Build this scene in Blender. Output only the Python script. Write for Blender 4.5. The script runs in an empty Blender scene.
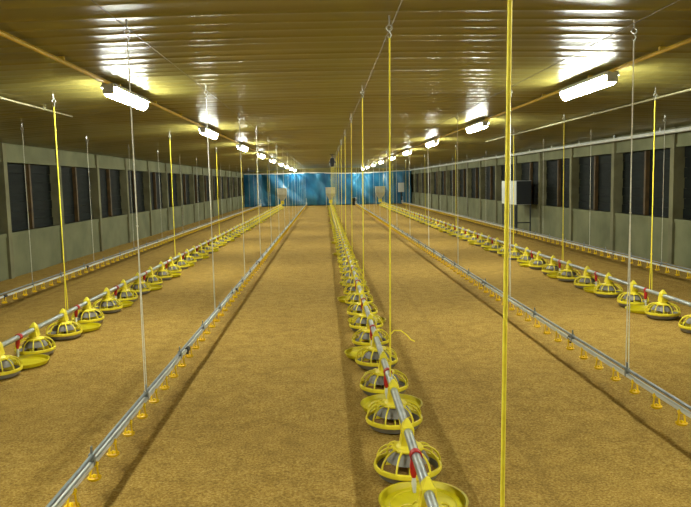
import bpy, math, random
from mathutils import Vector, Matrix, noise
random.seed(7)
PI = math.pi
SC = bpy.context.scene
COL = SC.collection

# ------------------------------------------------------------------ helpers
def lin(c):
    c = c / 255.0
    return c / 12.92 if c <= 0.04045 else ((c + 0.055) / 1.055) ** 2.4

def rgb(r, g, b):
    return (lin(r), lin(g), lin(b), 1.0)

class MB:
    """collects shapes, links them as one mesh object"""
    def __init__(s):
        s.v = []; s.f = []; s.m = []; s.cur = 0
    def add(s, vs, fs):
        o = len(s.v)
        s.v += [tuple(v) for v in vs]
        for f in fs:
            s.f.append([i + o for i in f]); s.m.append(s.cur)
        return s
    def box(s, x0, x1, y0, y1, z0, z1):
        vs = [(x, y, z) for z in (z0, z1) for y in (y0, y1) for x in (x0, x1)]
        return s.add(vs, [(0, 2, 3, 1), (4, 5, 7, 6), (0, 1, 5, 4), (2, 6, 7, 3), (0, 4, 6, 2), (1, 3, 7, 5)])
    def tube(s, pts, r, n=8, cap=True):
        pts = [Vector(p) for p in pts]
        rs = r if isinstance(r, (list, tuple)) else [r] * len(pts)
        vs = []; ref = None
        for i, p in enumerate(pts):
            a = pts[max(i - 1, 0)]; b = pts[min(i + 1, len(pts) - 1)]
            d = (b - a).normalized()
            if ref is None:
                ref = d.orthogonal().normalized()
            ref = (ref - d * ref.dot(d)).normalized()
            q = d.cross(ref)
            for k in range(n):
                t = 2 * PI * k / n
                vs.append(p + ref * (rs[i] * math.cos(t)) + q * (rs[i] * math.sin(t)))
        fs = []
        for i in range(len(pts) - 1):
            for k in range(n):
                k2 = (k + 1) % n
                fs.append((i * n + k, i * n + k2, (i + 1) * n + k2, (i + 1) * n + k))
        if cap:
            fs.append(tuple(range(n - 1, -1, -1)))
            fs.append(tuple(range((len(pts) - 1) * n, len(pts) * n)))
        return s.add(vs, fs)
    def lathe(s, prof, n=20, c=(0, 0, 0), closed=False):
        vs = []
        for (r, z) in prof:
            for k in range(n):
                t = 2 * PI * k / n
                vs.append((c[0] + r * math.cos(t), c[1] + r * math.sin(t), c[2] + z))
        m = len(prof); fs = []
        for i in range(m if closed else m - 1):
            i2 = (i + 1) % m
            for k in range(n):
                k2 = (k + 1) % n
                fs.append((i * n + k, i * n + k2, i2 * n + k2, i2 * n + k))
        return s.add(vs, fs)
    def frustum(s, a, b, z0, z1, c=(0, 0)):
        """square frustum: a=(hx,hy) at z0, b=(hx,hy) at z1"""
        vs = []
        for (hx, hy), z in ((a, z0), (b, z1)):
            vs += [(c[0] - hx, c[1] - hy, z), (c[0] + hx, c[1] - hy, z), (c[0] + hx, c[1] + hy, z), (c[0] - hx, c[1] + hy, z)]
        return s.add(vs, [(3, 2, 1, 0), (4, 5, 6, 7), (0, 1, 5, 4), (1, 2, 6, 5), (2, 3, 7, 6), (3, 0, 4, 7)])
    def mesh(s, name, mats, smooth=True):
        me = bpy.data.meshes.new(name)
        me.from_pydata(s.v, [], s.f)
        for m in (mats if isinstance(mats, (list, tuple)) else [mats]):
            me.materials.append(m)
        me.polygons.foreach_set('material_index', s.m)
        if smooth:
            me.polygons.foreach_set('use_smooth', [True] * len(me.polygons))
            me.set_sharp_from_angle(angle=math.radians(38))
        me.update()
        return me
    def build(s, name, mats, parent=None, smooth=True):
        return link(name, s.mesh(name, mats, smooth), parent)

def link(name, me, parent=None, loc=None):
    o = bpy.data.objects.new(name, me)
    COL.objects.link(o)
    if parent is not None:
        o.parent = parent
    if loc is not None:
        o.location = loc
    return o

def tag(o, label=None, cat=None, group=None, kind=None):
    if label: o['label'] = label
    if cat: o['category'] = cat
    if group: o['group'] = group
    if kind: o['kind'] = kind
    return o

def empty(name, loc, label, cat, group=None):
    o = link(name, None, None, loc)
    o.empty_display_size = 0.1
    return tag(o, label, cat, group)

ORD = ['nearest', 'second', 'third', 'fourth', 'fifth', 'sixth', 'seventh', 'eighth', 'ninth', 'tenth', 'eleventh', 'twelfth']

# ------------------------------------------------------------------ materials
def mat(name, base, rough=0.5, metal=0.0, emit=None, estr=0.0, var=None, vscale=8.0, bump=0.0, bscale=60.0, spec=0.5, trans=0.0):
    m = bpy.data.materials.new(name); m.use_nodes = True
    nt = m.node_tree; b = nt.nodes['Principled BSDF']
    b.inputs['Base Color'].default_value = base
    b.inputs['Roughness'].default_value = rough
    b.inputs['Metallic'].default_value = metal
    b.inputs['Specular IOR Level'].default_value = spec
    tc = nt.nodes.new('ShaderNodeTexCoord')
    if var:
        n = nt.nodes.new('ShaderNodeTexNoise'); n.inputs['Scale'].default_value = vscale; n.inputs['Detail'].default_value = 5
        nt.links.new(tc.outputs['Object'], n.inputs['Vector'])
        r = nt.nodes.new('ShaderNodeValToRGB')
        r.color_ramp.elements[0].position = 0.3; r.color_ramp.elements[0].color = var
        r.color_ramp.elements[1].position = 0.65; r.color_ramp.elements[1].color = base
        nt.links.new(n.outputs['Fac'], r.inputs['Fac'])
        nt.links.new(r.outputs['Color'], b.inputs['Base Color'])
    if bump:
        n2 = nt.nodes.new('ShaderNodeTexNoise'); n2.inputs['Scale'].default_value = bscale; n2.inputs['Detail'].default_value = 4
        nt.links.new(tc.outputs['Object'], n2.inputs['Vector'])
        bp = nt.nodes.new('ShaderNodeBump'); bp.inputs['Strength'].default_value = bump; bp.inputs['Distance'].default_value = 0.01
        nt.links.new(n2.outputs['Fac'], bp.inputs['Height'])
        nt.links.new(bp.outputs['Normal'], b.inputs['Normal'])
    if emit:
        b.inputs['Emission Color'].default_value = emit
        b.inputs['Emission Strength'].default_value = estr
    return m

LAMP = 130.0
M_yel = mat('yellow_plastic', rgb(240, 224, 58), 0.42, var=rgb(226, 206, 44), vscale=14)
M_cup = mat('cup_plastic', rgb(244, 206, 8), 0.5)
M_tray = mat('tray_plastic', rgb(206, 192, 12), 0.45, var=rgb(190, 172, 20), vscale=9)
M_grey = mat('pan_grey', rgb(134, 130, 122), 0.5, var=rgb(112, 108, 102), vscale=10)
M_feed = mat('feed_meal', rgb(168, 128, 66), 0.95, var=rgb(120, 86, 40), vscale=120, bump=0.6, bscale=180)
M_pipe = mat('galvanised_pipe', rgb(176, 180, 178), 0.38, 0.55, var=rgb(140, 146, 146), vscale=9)
M_rail = mat('aluminium_rail', rgb(134, 142, 146), 0.42, 0.5, var=rgb(108, 116, 122), vscale=12)
M_white = mat('white_pvc', rgb(214, 216, 212), 0.42, var=rgb(196, 198, 190), vscale=6)
M_black = mat('black_rubber', rgb(24, 24, 26), 0.5)
M_red = mat('red_plastic', rgb(178, 22, 22), 0.5)
M_ropey = mat('yellow_rope', rgb(252, 236, 66), 0.6, var=rgb(240, 218, 48), vscale=60)
M_ropew = mat('white_rope', rgb(226, 222, 206), 0.65, var=rgb(200, 196, 180), vscale=50)
M_steel = mat('steel_hook', rgb(190, 190, 186), 0.3, 0.7)
M_cable = mat('steel_cable', rgb(120, 118, 110), 0.45, 0.5)
M_wall = mat('concrete_wall', rgb(116, 117, 84), 0.85, var=rgb(94, 96, 66), vscale=1.6, bump=0.25, bscale=25)
M_coln = mat('concrete_column', rgb(122, 119, 88), 0.85, var=rgb(96, 93, 66), vscale=2.5, bump=0.25, bscale=25)
M_mull = mat('mullion_timber', rgb(92, 70, 34), 0.7, var=rgb(66, 50, 24), vscale=6)
M_cond = mat('yellowed_conduit', rgb(214, 182, 60), 0.45, var=rgb(190, 156, 44), vscale=5)
M_cab = mat('cabinet_white', rgb(206, 210, 204), 0.5)
M_dark = mat('dark_sheet', rgb(34, 38, 42), 0.55)
M_hop = mat('hopper_sheet', rgb(204, 200, 176), 0.5, 0.1, var=rgb(180, 176, 150), vscale=5)
M_glow = mat('lamp_diffuser', rgb(250, 252, 245), 0.4, emit=(0.96, 1.0, 0.86, 1), estr=LAMP)
M_oldp = mat('old_pipe', rgb(164, 160, 126), 0.5)
M_end = mat('end_wall_sheet', rgb(110, 100, 48), 0.7, var=rgb(90, 80, 36), vscale=2.0)
M_hous = mat('lamp_housing', rgb(190, 192, 186), 0.5)

def dark_boards():
    m = bpy.data.materials.new('dark_shutter'); m.use_nodes = True
    nt = m.node_tree; b = nt.nodes['Principled BSDF']
    tc = nt.nodes.new('ShaderNodeTexCoord')
    mp = nt.nodes.new('ShaderNodeMapping'); mp.inputs['Scale'].default_value = (1.0, 1.2, 9.0)
    n = nt.nodes.new('ShaderNodeTexNoise'); n.inputs['Scale'].default_value = 1.6; n.inputs['Detail'].default_value = 4
    r = nt.nodes.new('ShaderNodeValToRGB')
    r.color_ramp.elements[0].position = 0.35; r.color_ramp.elements[0].color = rgb(7, 10, 7)
    r.color_ramp.elements[1].position = 0.75; r.color_ramp.elements[1].color = rgb(20, 28, 22)
    nt.links.new(tc.outputs['Object'], mp.inputs['Vector']); nt.links.new(mp.outputs['Vector'], n.inputs['Vector'])
    nt.links.new(n.outputs['Fac'], r.inputs['Fac']); nt.links.new(r.outputs['Color'], b.inputs['Base Color'])
    b.inputs['Roughness'].default_value = 0.75; b.inputs['Specular IOR Level'].default_value = 0.2
    return m
M_shut = dark_boards()

def litter():
    m = bpy.data.materials.new('husk_litter'); m.use_nodes = True
    nt = m.node_tree; N = nt.nodes; L = nt.links; b = N['Principled BSDF']
    b.inputs['Roughness'].default_value = 0.95; b.inputs['Specular IOR Level'].default_value = 0.15
    tc = N.new('ShaderNodeTexCoord'); sep = N.new('ShaderNodeSeparateXYZ'); L.new(tc.outputs['Object'], sep.inputs[0])
    def nz(scale, detail=4, rough=0.6):
        n = N.new('ShaderNodeTexNoise'); n.inputs['Scale'].default_value = scale
        n.inputs['Detail'].default_value = detail; n.inputs['Roughness'].default_value = rough
        L.new(tc.outputs['Object'], n.inputs['Vector']); return n
    fine = nz(75, 5, 0.75); mid = nz(7, 5, 0.65); big = nz(0.7, 4)
    r = N.new('ShaderNodeValToRGB'); e = r.color_ramp.elements
    e[0].position = 0.32; e[0].color = rgb(126, 96, 40)
    e[1].position = 0.68; e[1].color = rgb(216, 184, 108)
    x = e.new(0.5); x.color = rgb(177, 142, 67)
    L.new(fine.outputs['Fac'], r.inputs['Fac'])
    def mix(kind, fac, a, bcol):
        n = N.new('ShaderNodeMix'); n.data_type = 'RGBA'; n.blend_type = kind
        if isinstance(fac, float): n.inputs[0].default_value = fac
        else: L.new(fac, n.inputs[0])
        L.new(a, n.inputs[6])
        if isinstance(bcol, tuple): n.inputs[7].default_value = bcol
        else: L.new(bcol, n.inputs[7])
        return n.outputs[2]
    def ramp(src, p0, c0, p1, c1):
        q = N.new('ShaderNodeValToRGB'); q.color_ramp.elements[0].position = p0; q.color_ramp.elements[0].color = c0
        q.color_ramp.elements[1].position = p1; q.color_ramp.elements[1].color = c1
        L.new(src, q.inputs['Fac']); return q.outputs['Color']
    c = mix('MULTIPLY', 0.75, r.outputs['Color'], ramp(mid.outputs['Fac'], 0.3, (0.62, 0.6, 0.55, 1), 0.62, (1, 1, 1, 1)))
    c = mix('MULTIPLY', 0.6, c, ramp(big.outputs['Fac'], 0.3, (0.72, 0.7, 0.66, 1), 0.65, (1, 1, 1, 1)))
    # nipple-line shade painted into litter colour as wandering strips, plus one faint brown strip
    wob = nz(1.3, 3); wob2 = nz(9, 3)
    def math_(op, a, bb):
        n = N.new('ShaderNodeMath'); n.operation = op
        for i, q in enumerate((a, bb)):
            if isinstance(q, (int, float)): n.inputs[i].default_value = q
            else: L.new(q, n.inputs[i])
        return n.outputs[0]
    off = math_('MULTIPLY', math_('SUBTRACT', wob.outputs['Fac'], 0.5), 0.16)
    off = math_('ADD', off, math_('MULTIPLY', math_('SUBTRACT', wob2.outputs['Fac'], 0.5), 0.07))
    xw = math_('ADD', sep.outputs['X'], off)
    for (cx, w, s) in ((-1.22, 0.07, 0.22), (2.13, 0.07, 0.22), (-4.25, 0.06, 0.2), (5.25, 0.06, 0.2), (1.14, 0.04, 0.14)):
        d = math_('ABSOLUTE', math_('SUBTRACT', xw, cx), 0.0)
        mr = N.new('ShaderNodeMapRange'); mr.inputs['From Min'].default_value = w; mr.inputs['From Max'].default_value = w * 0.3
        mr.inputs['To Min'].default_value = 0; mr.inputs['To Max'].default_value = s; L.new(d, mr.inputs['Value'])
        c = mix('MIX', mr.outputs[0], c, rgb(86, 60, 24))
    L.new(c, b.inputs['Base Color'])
    bp = N.new('ShaderNodeBump'); bp.inputs['Strength'].default_value = 0.7; bp.inputs['Distance'].default_value = 0.012
    h = math_('ADD', fine.outputs['Fac'], math_('MULTIPLY', mid.outputs['Fac'], 1.5))
    L.new(h, bp.inputs['Height']); L.new(bp.outputs['Normal'], b.inputs['Normal'])
    return m
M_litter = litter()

def ceiling_mat():
    m = bpy.data.materials.new('ceiling_sheet'); m.use_nodes = True
    nt = m.node_tree; b = nt.nodes['Principled BSDF']; L = nt.links
    tc = nt.nodes.new('ShaderNodeTexCoord')
    mp = nt.nodes.new('ShaderNodeMapping'); mp.inputs['Scale'].default_value = (0.3, 2.2, 1.0)
    n = nt.nodes.new('ShaderNodeTexNoise'); n.inputs['Scale'].default_value = 1.4; n.inputs['Detail'].default_value = 6
    r = nt.nodes.new('ShaderNodeValToRGB')
    r.color_ramp.elements[0].position = 0.3; r.color_ramp.elements[0].color = rgb(116, 107, 50)
    r.color_ramp.elements[1].position = 0.7; r.color_ramp.elements[1].color = rgb(142, 134, 74)
    L.new(tc.outputs['Object'], mp.inputs['Vector']); L.new(mp.outputs['Vector'], n.inputs['Vector'])
    L.new(n.outputs['Fac'], r.inputs['Fac']); L.new(r.outputs['Color'], b.inputs['Base Color'])
    b.inputs['Roughness'].default_value = 0.32; b.inputs['Specular IOR Level'].default_value = 0.18
    return m
M_ceil = ceiling_mat()

def tarp_mat():
    m = bpy.data.materials.new('blue_tarpaulin'); m.use_nodes = True
    nt = m.node_tree; b = nt.nodes['Principled BSDF']; L = nt.links
    tc = nt.nodes.new('ShaderNodeTexCoord')
    mp = nt.nodes.new('ShaderNodeMapping'); mp.inputs['Scale'].default_value = (1.6, 1.0, 0.5)
    n = nt.nodes.new('ShaderNodeTexNoise'); n.inputs['Scale'].default_value = 1.5; n.inputs['Detail'].default_value = 5
    r = nt.nodes.new('ShaderNodeValToRGB')
    r.color_ramp.elements[0].position = 0.3; r.color_ramp.elements[0].color = rgb(18, 80, 120)
    r.color_ramp.elements[1].position = 0.7; r.color_ramp.elements[1].color = rgb(56, 130, 168)
    L.new(tc.outputs['Object'], mp.inputs['Vector']); L.new(mp.outputs['Vector'], n.inputs['Vector'])
    L.new(n.outputs['Fac'], r.inputs['Fac']); L.new(r.outputs['Color'], b.inputs['Base Color'])
    b.inputs['Roughness'].default_value = 0.3
    return m
M_tarp = tarp_mat()

# ------------------------------------------------------------------ the house
XL, XR, XC = -5.75, 6.30, 0.35
Y0, Y1 = -4.0, 50.0
def ceil_z(x):
    return 2.67 - 0.22 * ((x - XC) / 6.0) ** 2

def structure(o):
    o['kind'] = 'structure'
    return o

# floor: loose husk litter with shallow unevenness
mb = MB(); nx = 100
ys = []; y = Y0
while y < Y1:
    ys.append(y); y += 0.09 if y < 12 else 0.22
ys.append(Y1)
for yy in ys:
    for i in range(nx + 1):
        x = XL + (XR - XL) * i / nx
        p = Vector((x, yy, 0))
        z = 0.010 * noise.noise(p * 1.1) + 0.006 * noise.noise(p * 4.5) - 0.008
        mb.v.append((x, yy, min(z, 0.0)))
for j in range(len(ys) - 1):
    for i in range(nx):
        a = j * (nx + 1) + i
        mb.f.append([a, a + 1, a + nx + 2, a + nx + 1]); mb.m.append(0)
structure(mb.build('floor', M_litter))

# ceiling: shallow arched, clad in narrow ribbed sheets running across the house
mb = MB(); nx = 28
prof = []
y = Y0; rr = random.Random(3)
while y < Y1:
    t = rr.uniform(-0.0022, 0.0022); w = rr.choice((0.2, 0.22, 0.25, 0.3)); q = rr.choice((0.5, 0.8, 1.2, 1.7)); e = w / 0.25
    prof += [(y, 0.0), (y + 0.012, -0.0022 * q), (y + 0.03, -0.003 * q), (y + 0.042, -0.001 * q + t),
             (y + 0.09 * e, 0.001 + t * 0.6), (y + 0.145 * e, 0.003), (y + 0.20 * e, 0.001 - t * 0.6)]
    y += w
prof.append((Y1, 0))
for (yy, dz) in prof:
    for i in range(nx + 1):
        x = XL - 0.02 + (XR - XL + 0.04) * i / nx
        mb.v.append((x, yy, ceil_z(x) + dz))
for j in range(len(prof) - 1):
    for i in range(nx):
        a = j * (nx + 1) + i
        mb.f.append([a, a + nx + 1, a + nx + 2, a + 1]); mb.m.append(0)
c = mb.build('ceiling', M_ceil)
structure(c)
sd = c.modifiers.new('thickness', 'SOLIDIFY'); sd.thickness = 0.05; sd.offset = -1
SILL, HEAD, BAY = 0.82, 2.10, 2.56
LP, RP = 12.65, 12.30            # a column position on either side

def side_wall(side):
    x = XL if side == 'left' else XR
    sx = -1 if side == 'left' else 1
    mb = MB()
    a, b = sorted((x, x + sx * 0.25))
    mb.box(a, b, Y0, Y1, -0.1, SILL)
    mb.box(a, b, Y0, Y1, HEAD, ceil_z(x) + 0.06)
    a2, b2 = sorted((x - sx * 0.015, x + sx * 0.25))
    mb.box(a2, b2, Y0, Y1, SILL - 0.07, SILL + 0.0)          # projecting sill
    mb.box(a2, b2, Y0, Y1, HEAD, HEAD + 0.06)                # projecting head
    return structure(mb.build('wall_' + side, M_wall, smooth=False))
side_wall('left'); side_wall('right')
NW = 0; NT = 0
for side, ph in (('left', LP), ('right', RP)):
    x = XL if side == 'left' else XR
    sx = -1 if side == 'left' else 1
    k0 = int(math.floor((Y0 - ph) / BAY))
    for k in range(k0, 40):
        yc = ph + k * BAY
        if Y0 + 0.2 < yc < Y1 - 0.2:
            NT += 1
            a, b = sorted((x - sx * 0.05, x + sx * 0.2))
            mb = MB().box(a, b, yc - 0.07, yc + 0.07, -0.05, ceil_z(x) - 0.005)
            structure(mb.build('trim_%d' % NT, M_coln, smooth=False))
        ya, yb = max(yc + 0.07, Y0), min(yc + BAY - 0.07, Y1)
        if yb - ya > 0.4:
            NW += 1
            a, b = sorted((x + sx * 0.14, x + sx * 0.20))
            w = MB()
            nb = 7                                            # horizontal shutter boards, lapped
            for q in range(nb):
                z0 = SILL + (HEAD - SILL) * q / nb; z1 = SILL + (HEAD - SILL) * (q + 1) / nb
                aa, bb = sorted((x + sx * (0.14 + 0.012 * (q % 2)), x + sx * 0.20))
                w.box(aa, bb, ya, yb, z0, z1 - 0.006)
            w.box(a + (0.05 if sx > 0 else 0), b - (0 if sx > 0 else 0.05), ya, yb, SILL, HEAD)
            wo = structure(w.build('window_%d' % NW, M_shut, smooth=False))
            a, b = sorted((x + sx * 0.06, x + sx * 0.14))
            ym = (ya + yb) / 2
            MB().box(a, b, ym - 0.035, ym + 0.035, SILL, HEAD).build('mullion', M_mull, wo, smooth=False)
structure(MB().box(XL - 0.2, XR + 0.2, Y1, Y1 + 0.2, -0.1, 2.8).build('wall_back', M_end, smooth=False))
structure(MB().box(XL - 0.2, XR + 0.2, Y0 - 0.2, Y0, -0.1, 2.8).build('wall_front', M_wall, smooth=False))

# blue tarpaulin hung across the far end
mb = MB(); NX, NZ = 170, 26
XA, XB, YT = XL + 0.06, XR - 0.06, 49.55
def tarp_top(x):
    u = (x - XA) / (XB - XA)
    return 2.34 - 0.10 * math.sin(PI * min(1, max(0, (u - 0.42) / 0.5))) if u > 0.42 else 2.34 - 0.04 * math.sin(PI * u / 0.42)
for j in range(NZ + 1):
    v = j / NZ
    for i in range(NX + 1):
        x = XA + (XB - XA) * i / NX
        zt = tarp_top(x)
        z = 0.02 + (zt - 0.02) * v
        d = 0.045 * math.sin(x * 5.2 + 0.6 * math.sin(z * 1.7)) * (0.35 + 0.65 * v) + 0.09 * noise.noise(Vector((x * 1.1, z * 0.9, 2.0)))
        for (gx, gs) in ((-2.0, 1.0), (2.7, -0.7), (-4.4, 0.5)):         # folds fanning from tie points
            dx = x - gx; dz = zt - z
            ang = math.atan2(dx, dz + 0.12)
            d += 0.10 * math.cos(ang * 8 * gs) * math.exp(-(dx * dx + dz * dz) / 2.2)
        d += 0.16 * (0.5 - abs(noise.noise(Vector((x * 0.8 + z * 0.7, z * 0.5 - x * 0.25, 7.0)))) * 1.6)
        d -= 0.08
        mb.v.append((x, YT + d, z))
for j in range(NZ):
    for i in range(NX):
        a = j * (NX + 1) + i
        mb.f.append([a, a + 1, a + NX + 2, a + NX + 1]); mb.m.append(0)
tp = mb.build('tarpaulin', M_tarp)
tag(tp, 'creased blue tarpaulin curtain hanging across the far end of the house', 'tarpaulin')
s_ = tp.modifiers.new('thickness', 'SOLIDIFY'); s_.thickness = 0.004
MB().tube([(XA + (XB - XA) * i / 60, YT - 0.03, tarp_top(XA + (XB - XA) * i / 60) + 0.01) for i in range(61)], 0.035, 6).build('hem_tube', M_ropew, tp)['label'] = 'pale rolled top hem'

# ------------------------------------------------------------------ strip lamps and conduits
LAMP_Y = [7.2 + 5.15 * k for k in range(-2, 9)]
def lamp_meshes():
    h = MB().frustum((0.08, 0.63), (0.06, 0.63), 0.092, 0.13).mesh('housing', M_hous)
    d = MB(); pr = []
    for k in range(9):
        t = PI * k / 8
        pr.append((0.062 * math.cos(t), 0.092 - 0.092 * math.sin(t)))
    n = len(pr); vs = [(px, y_, pz) for y_ in (-0.62, 0.62) for (px, pz) in pr]
    fs = [(i, i + n, i + n + 1, i + 1) for i in range(n - 1)] + [tuple(range(n)), tuple(range(2 * n - 1, n - 1, -1))]
    d.add(vs, fs)
    e = MB().box(-0.05, 0.05, -0.012, 0.012, 0.03, 0.125)
    return h, d.mesh('diffuser', M_glow), e.mesh('end_cap', M_hous, smooth=False)
LH, LD, LE = lamp_meshes()
for side, lx in (('left', -2.03), ('right', 2.74)):
    zc = ceil_z(lx)
    vis = 0
    for ly in LAMP_Y:
        if ly > 5:
            nm = ORD[vis] if vis < 5 else None
            if nm == 'nearest':
                lab = 'glowing strip lamp nearest the camera on the %s ceiling conduit' % side
            elif nm:
                lab = 'glowing strip lamp, %s from the camera on the %s ceiling conduit' % (nm, side)
            else:
                lab = 'tiny far glowing strip lamp, sixth or further along the %s ceiling conduit' % side
            vis += 1
        else:
            lab = 'glowing strip lamp overhead behind the camera on the %s conduit' % side
        L_ = empty('strip_lamp', (lx, ly + (0.2 if side == 'left' else 0.0), zc - 0.175), lab, 'lamp', 'strip lamps along the %s conduit' % side)
        link('housing', LH, L_); link('diffuser', LD, L_)
        link('end_cap', LE, L_, (0, -0.64, 0)); link('end_cap', LE, L_, (0, 0.64, 0))
    c = MB().tube([(lx, Y0, zc - 0.04), (lx, Y1 - 0.6, zc - 0.04)], 0.018, 8)
    y = Y0 + 0.6
    while y < Y1 - 0.8:
        c.box(lx - 0.022, lx + 0.022, y - 0.015, y + 0.015, zc - 0.04, zc - 0.005); y += 1.5
    tag(c.build('conduit', M_cond), 'yellowed ceiling conduit carrying the %s row of strip lamps' % side, 'conduit')

# thin pale pipes under the ceiling and along the right wall
def ceiling_pipe(x, z, r, m, label, ya=Y0, yb=Y1 - 0.6, name='overhead_pipe'):
    c = MB().tube([(x, ya, z), (x, yb, z)], r, 8)
    y = ya + 0.5
    while y < yb - 0.3:
        c.box(x - 0.012, x + 0.012, y - 0.012, y + 0.012, z, ceil_z(x) - 0.004); y += 2.0
    tag(c.build(name, m), label, 'pipe')
ceiling_pipe(4.12, 2.55, 0.012, M_oldp, 'thin pale pipe under the ceiling between right lamps and right wall', yb=17.5)
ceiling_pipe(-3.32, 2.55, 0.010, M_oldp, 'thin pale pipe under the ceiling between left lamps and left wall', yb=9.4)
ceiling_pipe(6.12, 2.37, 0.035, M_white, 'thick white pipe along the top of the right wall, above the shutters')

# ------------------------------------------------------------------ cords, cables
def hook_mb(z):
    m = MB()
    m.tube([(0, 0, z + 0.006), (0, 0, z - 0.06)], 0.005, 6)
    m.tube([(0.018 * math.sin(t), 0, z - 0.078 + 0.018 * math.cos(t)) for t in [2 * PI * i / 10 for i in range(11)]], 0.005, 6)
    m.tube([(0.0, 0, z - 0.095), (0.012, 0, z - 0.12), (0.0, 0, z - 0.145), (-0.012, 0, z - 0.13)], 0.005, 6)
    return m

def cord(x, y, zbot, m, r, split, label, group, xtop=None, tail=False, spread=0.03):
    xt = x if xtop is None else xtop
    zc = ceil_z(xt)
    c = empty('hanging_cord', (x, y, zbot), label, 'cord', group)
    ztop = zc - 0.14 - zbot
    dx = xt - x
    mb = MB()
    zs = split
    mb.tube([(dx, 0, ztop), (dx * zs / ztop, 0, zs)], r, 10)
    if split > 0:
        for s in (-1, 1):
            mb.tube([(dx * zs / ztop, 0, zs), (0, s * spread * 0.75, zs * 0.45), (0, s * spread, 0)], r * 0.85, 6)
        mb.lathe([(0.0, -r * 2), (r * 1.7, -r), (r * 1.9, r), (0.0, r * 2.2)], 8, (dx * zs / ztop, 0, zs))
    mb.build('cord', m, c)
    h = hook_mb(0).build('hook', M_steel, c); h.location = (dx, 0, zc - zbot)
    if tail:
        tl = MB().tube([(0.0, 0, 0.29), (0.03, -0.01, 0.325), (0.075, -0.02, 0.325), (0.115, -0.03, 0.295), (0.14, -0.04, 0.265), (0.165, -0.05, 0.255)], r * 0.8, 6)
        tl.build('cord_tail', m, c)['label'] = 'loose knotted cord end'
    return c

def cords(name, colour, x, ylist, zbot, m, r, split, xtop=None, vis_from=0.0, nlab=6, tail_at=None, spread=0.03):
    for i, y in enumerate(ylist):
        if i < nlab:
            lab = '%s cord holding up the %s, %s from the camera' % (colour, name, ORD[i])
        else:
            lab = 'thin far %s cord holding up the %s, beyond the first %d' % (colour, name, nlab)
        ox = 0.02 if (name.startswith('middle') and i == 0) else 0.0
        cord(x + ox, y, zbot, m, r, split, lab, 'cords of the ' + name, (xtop + ox if xtop else None), tail=(tail_at == i), spread=spread)

PZ = 0.25          # feed pipe height
RZ = 0.240         # drinker rail height
FX = {'left': -2.85, 'middle': 0.42, 'right': 3.80}
DX = {'left inner': -1.22, 'right inner': 2.115, 'far left': -4.28, 'far right': 5.26}
YE = 46.6
rng = lambda a, d: [a + d * k for k in range(60) if a + d * k < YE - 0.5]
cords('middle feed line', 'yellow', FX['middle'], [1.72] + rng(4.6, 3.2), PZ + 0.02, M_ropey, 0.0058, 0.0, 0.45, tail_at=1)
cords('left feed line', 'yellow', FX['left'], rng(7.55, 5.55), PZ + 0.02, M_ropey, 0.006, 0.42)
cords('right feed line', 'yellow', FX['right'], [7.9, 10.9] + rng(13.8, 6.1), PZ + 0.02, M_ropey, 0.006, 0.42)
cords('left inner drinker line', 'white', DX['left inner'], [4.52, 7.45, 10.3] + rng(12.9, 2.7), RZ + 0.008, M_ropew, 0.0042, 1.1, spread=0.022)
cords('right inner drinker line', 'white', DX['right inner'], rng(4.72, 3.1), RZ + 0.008, M_ropew, 0.0042, 1.1, spread=0.022)
cords('far left drinker line', 'pale', DX['far left'], rng(10.1, 2.7), RZ + 0.008, M_ropew, 0.0038, 0.0)
cords('far right drinker line', 'pale', DX['far right'], rng(10.6, 2.95), RZ + 0.008, M_ropew, 0.0038, 0.0)
for x, lab in ((0.46, 'thin steel winch cable strung below the ceiling above the middle feed line'),
               (-1.20, 'thin steel winch cable strung below the ceiling above the left inner drinker line'),
               (2.03, 'thin steel winch cable strung below the ceiling above the right inner drinker line')):
    z = ceil_z(x) - 0.07
    tag(MB().tube([(x, Y0, z), (x, Y1 - 0.7, z)], 0.0028, 6).build('winch_cable', M_cable), lab, 'cable')

# ------------------------------------------------------------------ drinker lines
def cup_mb():
    m = MB()
    for s in (-1, 1):
        m.tube([(s * 0.016, 0, 0.10), (s * 0.017, 0, 0.05), (s * 0.023, 0, 0.014)], 0.0055, 6)
    m.box(-0.021, 0.021, -0.014, 0.014, 0.076, 0.09)
    m.lathe([(0.0, 0.0), (0.026, 0.001), (0.034, 0.007), (0.037, 0.017), (0.032, 0.017), (0.022, 0.008), (0.0, 0.007)], 12)
    m.lathe([(0.0, 0.012), (0.008, 0.014), (0.008, 0.03), (0.0, 0.034)], 8)
    return m
CUP = cup_mb().mesh('drip_cup', M_cup)
def low_cup(m, y):
    m.box(-0.022, -0.014, y - 0.005, y + 0.005, 0.115, 0.192)
    m.box(0.014, 0.022, y - 0.005, y + 0.005, 0.115, 0.192)
    m.lathe([(0.0, 0.102), (0.026, 0.106), (0.034, 0.126), (0.0, 0.118)], 6, (0, y, 0))
BR = MB()
BR.box(-0.014, 0.014, -0.012, 0.012, -0.05, 0.012)
BR.box(-0.003, 0.003, -0.010, 0.010, 0.010, 0.05)
BR = BR.mesh('bracket', M_rail, smooth=False)
JT = MB().tube([(0, -0.035, 0), (0, 0.035, 0)], 0.021, 10).tube([(0, 0, 0), (0, 0, -0.04)], 0.012, 8).mesh('pipe_joint', M_black)
CUP0 = {'left inner': 2.83, 'right inner': 3.02, 'far left': 7.3, 'far right': 8.2}
ROPE0 = {'left inner': 4.52, 'right inner': 4.72, 'far left': 10.1, 'far right': 10.6}
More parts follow.
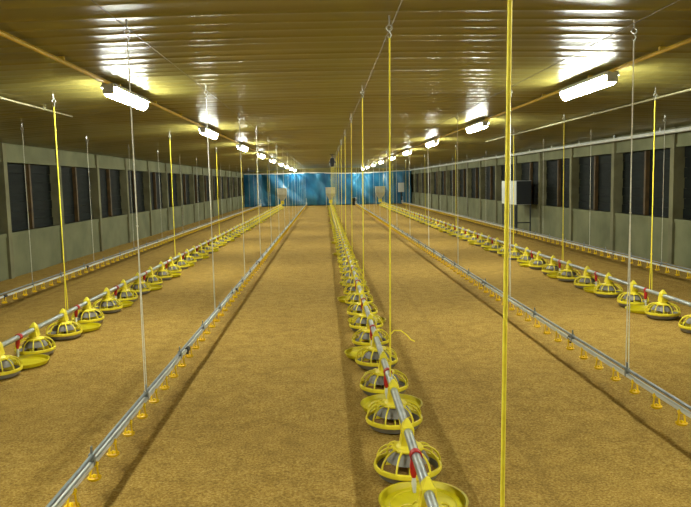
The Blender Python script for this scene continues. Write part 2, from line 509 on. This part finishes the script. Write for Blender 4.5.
for nm, x in DX.items():
    D = empty('drinker_line', (x, 0, 0), '', 'drinker line', 'nipple drinker lines')
    D['label'] = {'left inner': 'grey drinker line with yellow drip cups, left of the middle feeders',
                  'right inner': 'grey drinker line with yellow drip cups, right of the middle feeders',
                  'far left': 'pale drinker line with yellow cups running alongside the left wall',
                  'far right': 'pale drinker line with yellow cups running alongside the right wall'}[nm]
    MB().tube([(0, -2.5, RZ), (0, YE, RZ)], 0.0105, 10).build('support_rail', M_rail, D)
    w = MB().box(-0.0115, 0.0115, -2.5, YE, 0.188, 0.211)
    w.build('water_pipe', M_white, D, smooth=False)['label'] = 'white square water pipe'
    y0 = CUP0[nm]
    for k in range(100):
        link('drip_cup', CUP, D, (0, y0 + 0.315 * k, 0.102))
    rest = MB(); k = 100
    while y0 + 0.315 * k < YE - 0.2:
        low_cup(rest, y0 + 0.315 * k); k += 1
    rest.build('drip_cup', M_cup, D)['kind'] = 'stuff'
    yb = ROPE0[nm] - 0.0
    while yb > 2.6: yb -= 1.08
    while yb < 36:
        link('bracket', BR, D, (0, yb, RZ)); yb += 1.08
    for yj in (5.87, 9.2, 12.4):
        link('pipe_joint', JT, D, (0.008, yj, 0.200))
    MB().box(-0.05, 0.05, -0.08, 0.08, 0.12, 0.32).tube([(0, 0, 0.32), (0, 0, 0.6)], 0.012, 8).build('regulator', M_white, D).location = (0, YE, 0)

# ------------------------------------------------------------------ feed lines
NR = 12
def dish_mb(n=24):
    return MB().lathe([(0.0, 0.002), (0.145, 0.0), (0.162, 0.010), (0.176, 0.046), (0.178, 0.052), (0.169, 0.052), (0.152, 0.018), (0.0, 0.014)], n)
def grill_mb(n=28, nr=NR, seg=6, rt=0.006):
    m = MB()
    m.lathe([(0.174, 0.042), (0.184, 0.043), (0.188, 0.054), (0.185, 0.068), (0.175, 0.071), (0.168, 0.056)], n, closed=True)
    m.lathe([(0.058, 0.150), (0.084, 0.147), (0.087, 0.156), (0.082, 0.164), (0.058, 0.164)], n, closed=True)
    for k in range(nr):
        t = 2 * PI * (k + 0.5) / nr
        pts = []
        for i in range(seg + 1):
            a = i / seg * PI / 2
            r = 0.180 - 0.100 * (1 - math.cos(a)); z = 0.066 + 0.092 * math.sin(a)
            pts.append((r * math.cos(t), r * math.sin(t), z))
        m.tube(pts, rt, 5, cap=False)
    return m
def cone_mb(n=16):
    return MB().lathe([(0.058, 0.146), (0.064, 0.150), (0.062, 0.164), (0.044, 0.178), (0.030, 0.20), (0.026, PZ - 0.02), (0.0, PZ - 0.02)], n)
def skirt_mb(n=20):
    return MB().lathe([(0.056, 0.150), (0.095, 0.128), (0.118, 0.088), (0.114, 0.088), (0.092, 0.122), (0.056, 0.143)], n, closed=True)
def fin_mb():
    m = MB()
    for k in range(3):
        t = 2 * PI * k / 3 + 0.5
        c, q = math.cos(t), math.sin(t); px, py = -q * 0.004, c * 0.004
        a = [(0.02, 0.02), (0.135, 0.03), (0.115, 0.075), (0.02, 0.10)]
        vs = [(r * c + e * px, r * q + e * py, z) for e in (-1, 1) for (r, z) in a]
        m.add(vs, [(0, 1, 2, 3), (7, 6, 5, 4), (0, 4, 5, 1), (1, 5, 6, 2), (2, 6, 7, 3), (3, 7, 4, 0)])
    return m
def clamp_mb():
    m = MB()
    m.frustum((0.040, 0.046), (0.029, 0.040), 0.182, PZ)
    m.frustum((0.030, 0.040), (0.028, 0.036), PZ - 0.02, PZ + 0.026)
    m.frustum((0.028, 0.036), (0.006, 0.009), PZ + 0.026, PZ + 0.066)
    for sx in (-1, 1):
        m.box(sx * 0.033 - 0.003, sx * 0.033 + 0.003, -0.016, 0.016, PZ - 0.045, PZ + 0.01)
    return m
def feed_mb(n=20):
    return MB().lathe([(0.160, 0.024), (0.13, 0.032), (0.08, 0.042), (0.035, 0.05)], n)
P_dish = dish_mb().mesh('dish', M_grey); P_grill = grill_mb().mesh('grill', M_yel)
P_cone = cone_mb().mesh('drop_cone', M_yel); P_clamp = clamp_mb().mesh('pipe_clamp', M_yel, smooth=False)
P_skirt = skirt_mb().mesh('feed_skirt', M_grey); P_fin = fin_mb().mesh('divider_fins', M_yel, smooth=False)
P_feed = feed_mb().mesh('feed', M_feed)
fm = MB()
for src, mi in ((dish_mb(12), 0), (grill_mb(12, 8, 3, 0.007), 1), (skirt_mb(10), 0), (cone_mb(8), 1), (clamp_mb(), 1)):
    fm.cur = mi; fm.add(src.v, src.f)
P_far = fm.mesh('pan_feeder', [M_grey, M_yel])
def tray_mb(R, n=40):
    return MB().lathe([(0.0, 0.004), (R - 0.022, 0.002), (R - 0.010, 0.006), (R - 0.002, 0.032), (R + 0.006, 0.035), (R + 0.006, 0.039), (R - 0.006, 0.039), (R - 0.020, 0.014), (R - 0.045, 0.012), (R - 0.05, 0.016), (R - 0.055, 0.012), (0.0, 0.011)], n)
P_tray = tray_mb(0.215).mesh('chick_tray', M_tray); P_trayf = tray_mb(0.215, 16).mesh('chick_tray', M_tray)
CLIP = MB()
CLIP.lathe([(0.025, -0.02), (0.031, -0.02), (0.031, 0.02), (0.025, 0.02)], 14, closed=True)
CLIP.v = [(a, c_, b_) for (a, b_, c_) in CLIP.v]
CLIP.tube([(-0.008, 0, -0.02), (-0.010, 0, -0.05), (-0.012, -0.004, -0.085), (-0.012, -0.006, -0.11)], [0.018, 0.021, 0.018, 0.010], 8)
CLIP = CLIP.mesh('hanger_clip', M_red)
TAGM = MB().tube([(-0.012, -0.006, -0.10), (-0.012, -0.008, -0.14), (-0.010, -0.012, -0.185)], [0.008, 0.013, 0.008], 8).mesh('tie_end', M_white)

PITCH = 0.752
PHASE = {'middle': 2.88, 'left': 5.93, 'right': 6.85}
TNO = {'middle': 3.25, 'left': 6.31, 'right': 7.97}
for nm, x in FX.items():
    F = empty('feed_line', (x, 0, PZ), 'grey feed pipe carrying the %s row of yellow pan feeders' % nm, 'feed line', 'auger feed lines')
    MB().tube([(0, -2.5, 0), (0, YE, 0)], 0.0235, 14).build('feed_pipe', M_pipe, F)
    y = TNO[nm]
    while y < YE - 0.3:
        c = link('hanger_clip', CLIP, F, (0, y + 0.03, 0)); c['label'] = 'red hanger clip around the grey pipe'
        if y < 24: link('tie_end', TAGM, c)['label'] = 'white tie end'
        y += 2 * PITCH
    y = PHASE[nm] - (0 if nm == 'middle' else 2 * PITCH); i = 0 if nm == 'middle' else -2
    while y < YE - 0.5:
        if i < 0:
            lab = 'yellow pan feeder on the %s feed line, just outside the frame edge' % nm
        elif i == 0:
            lab = ('yellow pan feeder on the %s feed line, nearest the camera' if nm == 'middle' else 'yellow pan feeder on the %s feed line, partly cut off at the frame edge') % nm
        elif i < 12:
            lab = 'yellow pan feeder on the %s feed line, %s from the camera' % (nm, ORD[i])
        else:
            lab = 'small distant yellow pan feeder on the %s feed line, beyond the twelfth' % nm
        g = 'pan feeders on the %s feed line' % nm
        rz = random.uniform(0, 0.5)
        if y < 24:
            P = empty('pan_feeder', (x, y, 0.0), lab, 'feeder', g)
            o = link('dish', P_dish, P); o['label'] = 'grey dish under the yellow grill'
            o = link('grill', P_grill, P); o.rotation_euler.z = rz
            o = link('feed_skirt', P_skirt, P); o['label'] = 'grey inner feed skirt'
            link('divider_fins', P_fin, P); link('drop_cone', P_cone, P); link('pipe_clamp', P_clamp, P)
            o = link('feed', P_feed, P); o['label'] = 'brown meal lying in the dish'; o['kind'] = 'stuff'
        else:
            tag(link('pan_feeder', P_far, None, (x, y, 0)), lab, 'feeder', g)
        y += PITCH; i += 1
    y = TNO[nm]; i = 0
    jit = {'middle': [0.03, 0.02, -0.05, 0.03, -0.06, 0.0], 'left': [0.05, 0.04, 0.0], 'right': [-0.03, 0.03, 0.0]}[nm]
    while y < YE - 0.6:
        if i < 8:
            lab = ('yellow chick tray on the litter under the %s feed line, %s from the camera' if i else 'yellow chick tray on the litter under the %s feed line, %s the camera') % (nm, ORD[i])
        else:
            lab = 'small distant yellow chick tray under the %s feed line, beyond the eighth' % nm
        tag(link('chick_tray', P_tray if y < 16 else P_trayf, None, (x + jit[i % len(jit)], y, 0.0)), lab, 'tray', 'chick trays under the %s feed line' % nm)
        y += 2 * PITCH; i += 1
    # feed hopper at the far end of the line
    Hn = empty('feed_hopper', (x, YE + 0.4, 0), 'pale feed hopper at the far end of the %s feed line' % nm, 'hopper', 'feed hoppers by the blue curtain')
    MB().box(-0.32, 0.32, -0.3, 0.3, 0.88, 1.30).box(-0.34, 0.34, -0.32, 0.32, 1.27, 1.30).build('bin', M_hop, Hn, smooth=False)
    MB().frustum((0.10, 0.10), (0.32, 0.3), 0.45, 0.88).build('funnel', M_hop, Hn, smooth=False)
    MB().box(-0.11, 0.11, -0.2, 0.2, 0.22, 0.46).build('boot', M_yel, Hn, smooth=False)
    for sx in (-1, 1):
        for sy in (-1, 1):
            MB().tube([(sx * 0.29, sy * 0.27, 0.9), (sx * 0.29, sy * 0.27, -0.01)], 0.016, 6).build('leg', M_hop, Hn)

# ------------------------------------------------------------------ equipment at the right wall and the far end
C = empty('equipment_cabinet', (5.82, 20.85, 0), 'boxy cabinet on four thin legs by the right wall, white side and dark front', 'cabinet')
MB().box(-0.22, 0.22, -0.80, 0.85, 0.84, 1.54).build('body', M_cab, C, smooth=False)['label'] = 'white sheet body'
fp = MB().box(-0.215, 0.215, -0.825, -0.80, 0.85, 1.53)
for q in range(5):
    fp.box(-0.17, 0.17, -0.832, -0.825, 0.95 + q * 0.1, 0.98 + q * 0.1)
fp.build('front_panel', M_dark, C, smooth=False)['label'] = 'dark louvred front'
for sx in (-1, 1):
    for sy in (-1, 1):
        MB().box(sx * 0.2 - 0.018, sx * 0.2 + 0.018, sy * 0.78 - 0.018, sy * 0.78 + 0.018, -0.01, 0.84).build('leg', M_dark, C, smooth=False)
MB().box(-0.2, 0.2, -0.792, -0.768, 0.30, 0.33).build('crossbar', M_dark, C, smooth=False)

B_ = empty('control_box', (5.45, 48.9, 0), 'white control box on a dark post before the right end of blue curtain', 'control box')
MB().box(-0.2, 0.2, -0.12, 0.12, 0.85, 1.5).box(-0.17, 0.17, -0.13, -0.12, 0.9, 1.45).build('case', M_cab, B_, smooth=False)
MB().box(-0.05, 0.05, -0.05, 0.05, -0.01, 0.85).box(-0.15, 0.15, -0.15, 0.15, -0.01, 0.03).build('post', M_dark, B_, smooth=False)

K = empty('bin', (2.1, 48.6, 0), 'small black bin standing on the litter before the blue curtain', 'bin')
MB().lathe([(0.0, 0.0), (0.13, 0.0), (0.17, 0.5), (0.155, 0.5), (0.12, 0.03), (0, 0.03)], 16).build('bucket', M_black, K)
MB().lathe([(0.0, 0.54), (0.1, 0.53), (0.178, 0.505), (0.178, 0.49), (0.0, 0.49)], 16).build('lid', M_black, K)

W = empty('winch', (0.33, 26.0, ceil_z(0.33)), 'dark winch hanging from the ceiling above the middle feed line', 'winch')
MB().box(-0.09, 0.09, -0.06, 0.06, -0.03, 0.004).tube([(0, 0, 0), (0, 0, -0.14)], 0.02, 8).build('bracket', M_dark, W, smooth=False)
MB().lathe([(0.0, -0.14), (0.06, -0.145), (0.09, -0.2), (0.09, -0.42), (0.05, -0.47), (0.0, -0.47)], 16).build('motor', M_dark, W)
MB().tube([(-0.13, 0, -0.3), (0.13, 0, -0.3)], 0.035, 10).build('drum', M_cable, W)

# ------------------------------------------------------------------ world, camera, view
wd = bpy.data.worlds.new('world'); SC.world = wd; wd.use_nodes = True
wd.node_tree.nodes['Background'].inputs[0].default_value = (0.02, 0.02, 0.02, 1)
wd.node_tree.nodes['Background'].inputs[1].default_value = 0.2

Wd, Hd, FP, CAMH = 691.0, 507.0, 690.0, 1.60
d = Vector((324.0 - Wd / 2, Hd / 2 - 183.0, -FP)).normalized()
u0 = Vector((-math.sin(0.025), math.cos(0.025), 0))
u = (u0 - d * u0.dot(d)).normalized()
r = d.cross(u)
R = Matrix((r, d, u))
cam = bpy.data.cameras.new('camera'); co = bpy.data.objects.new('camera', cam); COL.objects.link(co)
cam.sensor_fit = 'HORIZONTAL'; cam.sensor_width = 36.0; cam.lens = 36.0 * FP / Wd
cam.clip_start = 0.05; cam.clip_end = 200
co.matrix_world = Matrix.Translation((0, 0, CAMH)) @ R.to_4x4()
SC.camera = co

SC.view_settings.view_transform = 'Standard'
SC.view_settings.look = 'None'
SC.view_settings.gamma = 1.0
SC.view_settings.use_curve_mapping = False
SC.view_settings.exposure = 0.12
SC.cycles.max_bounces = 8
SC.cycles.diffuse_bounces = 5
SC.cycles.caustics_reflective = False
SC.cycles.sample_clamp_indirect = 6.0
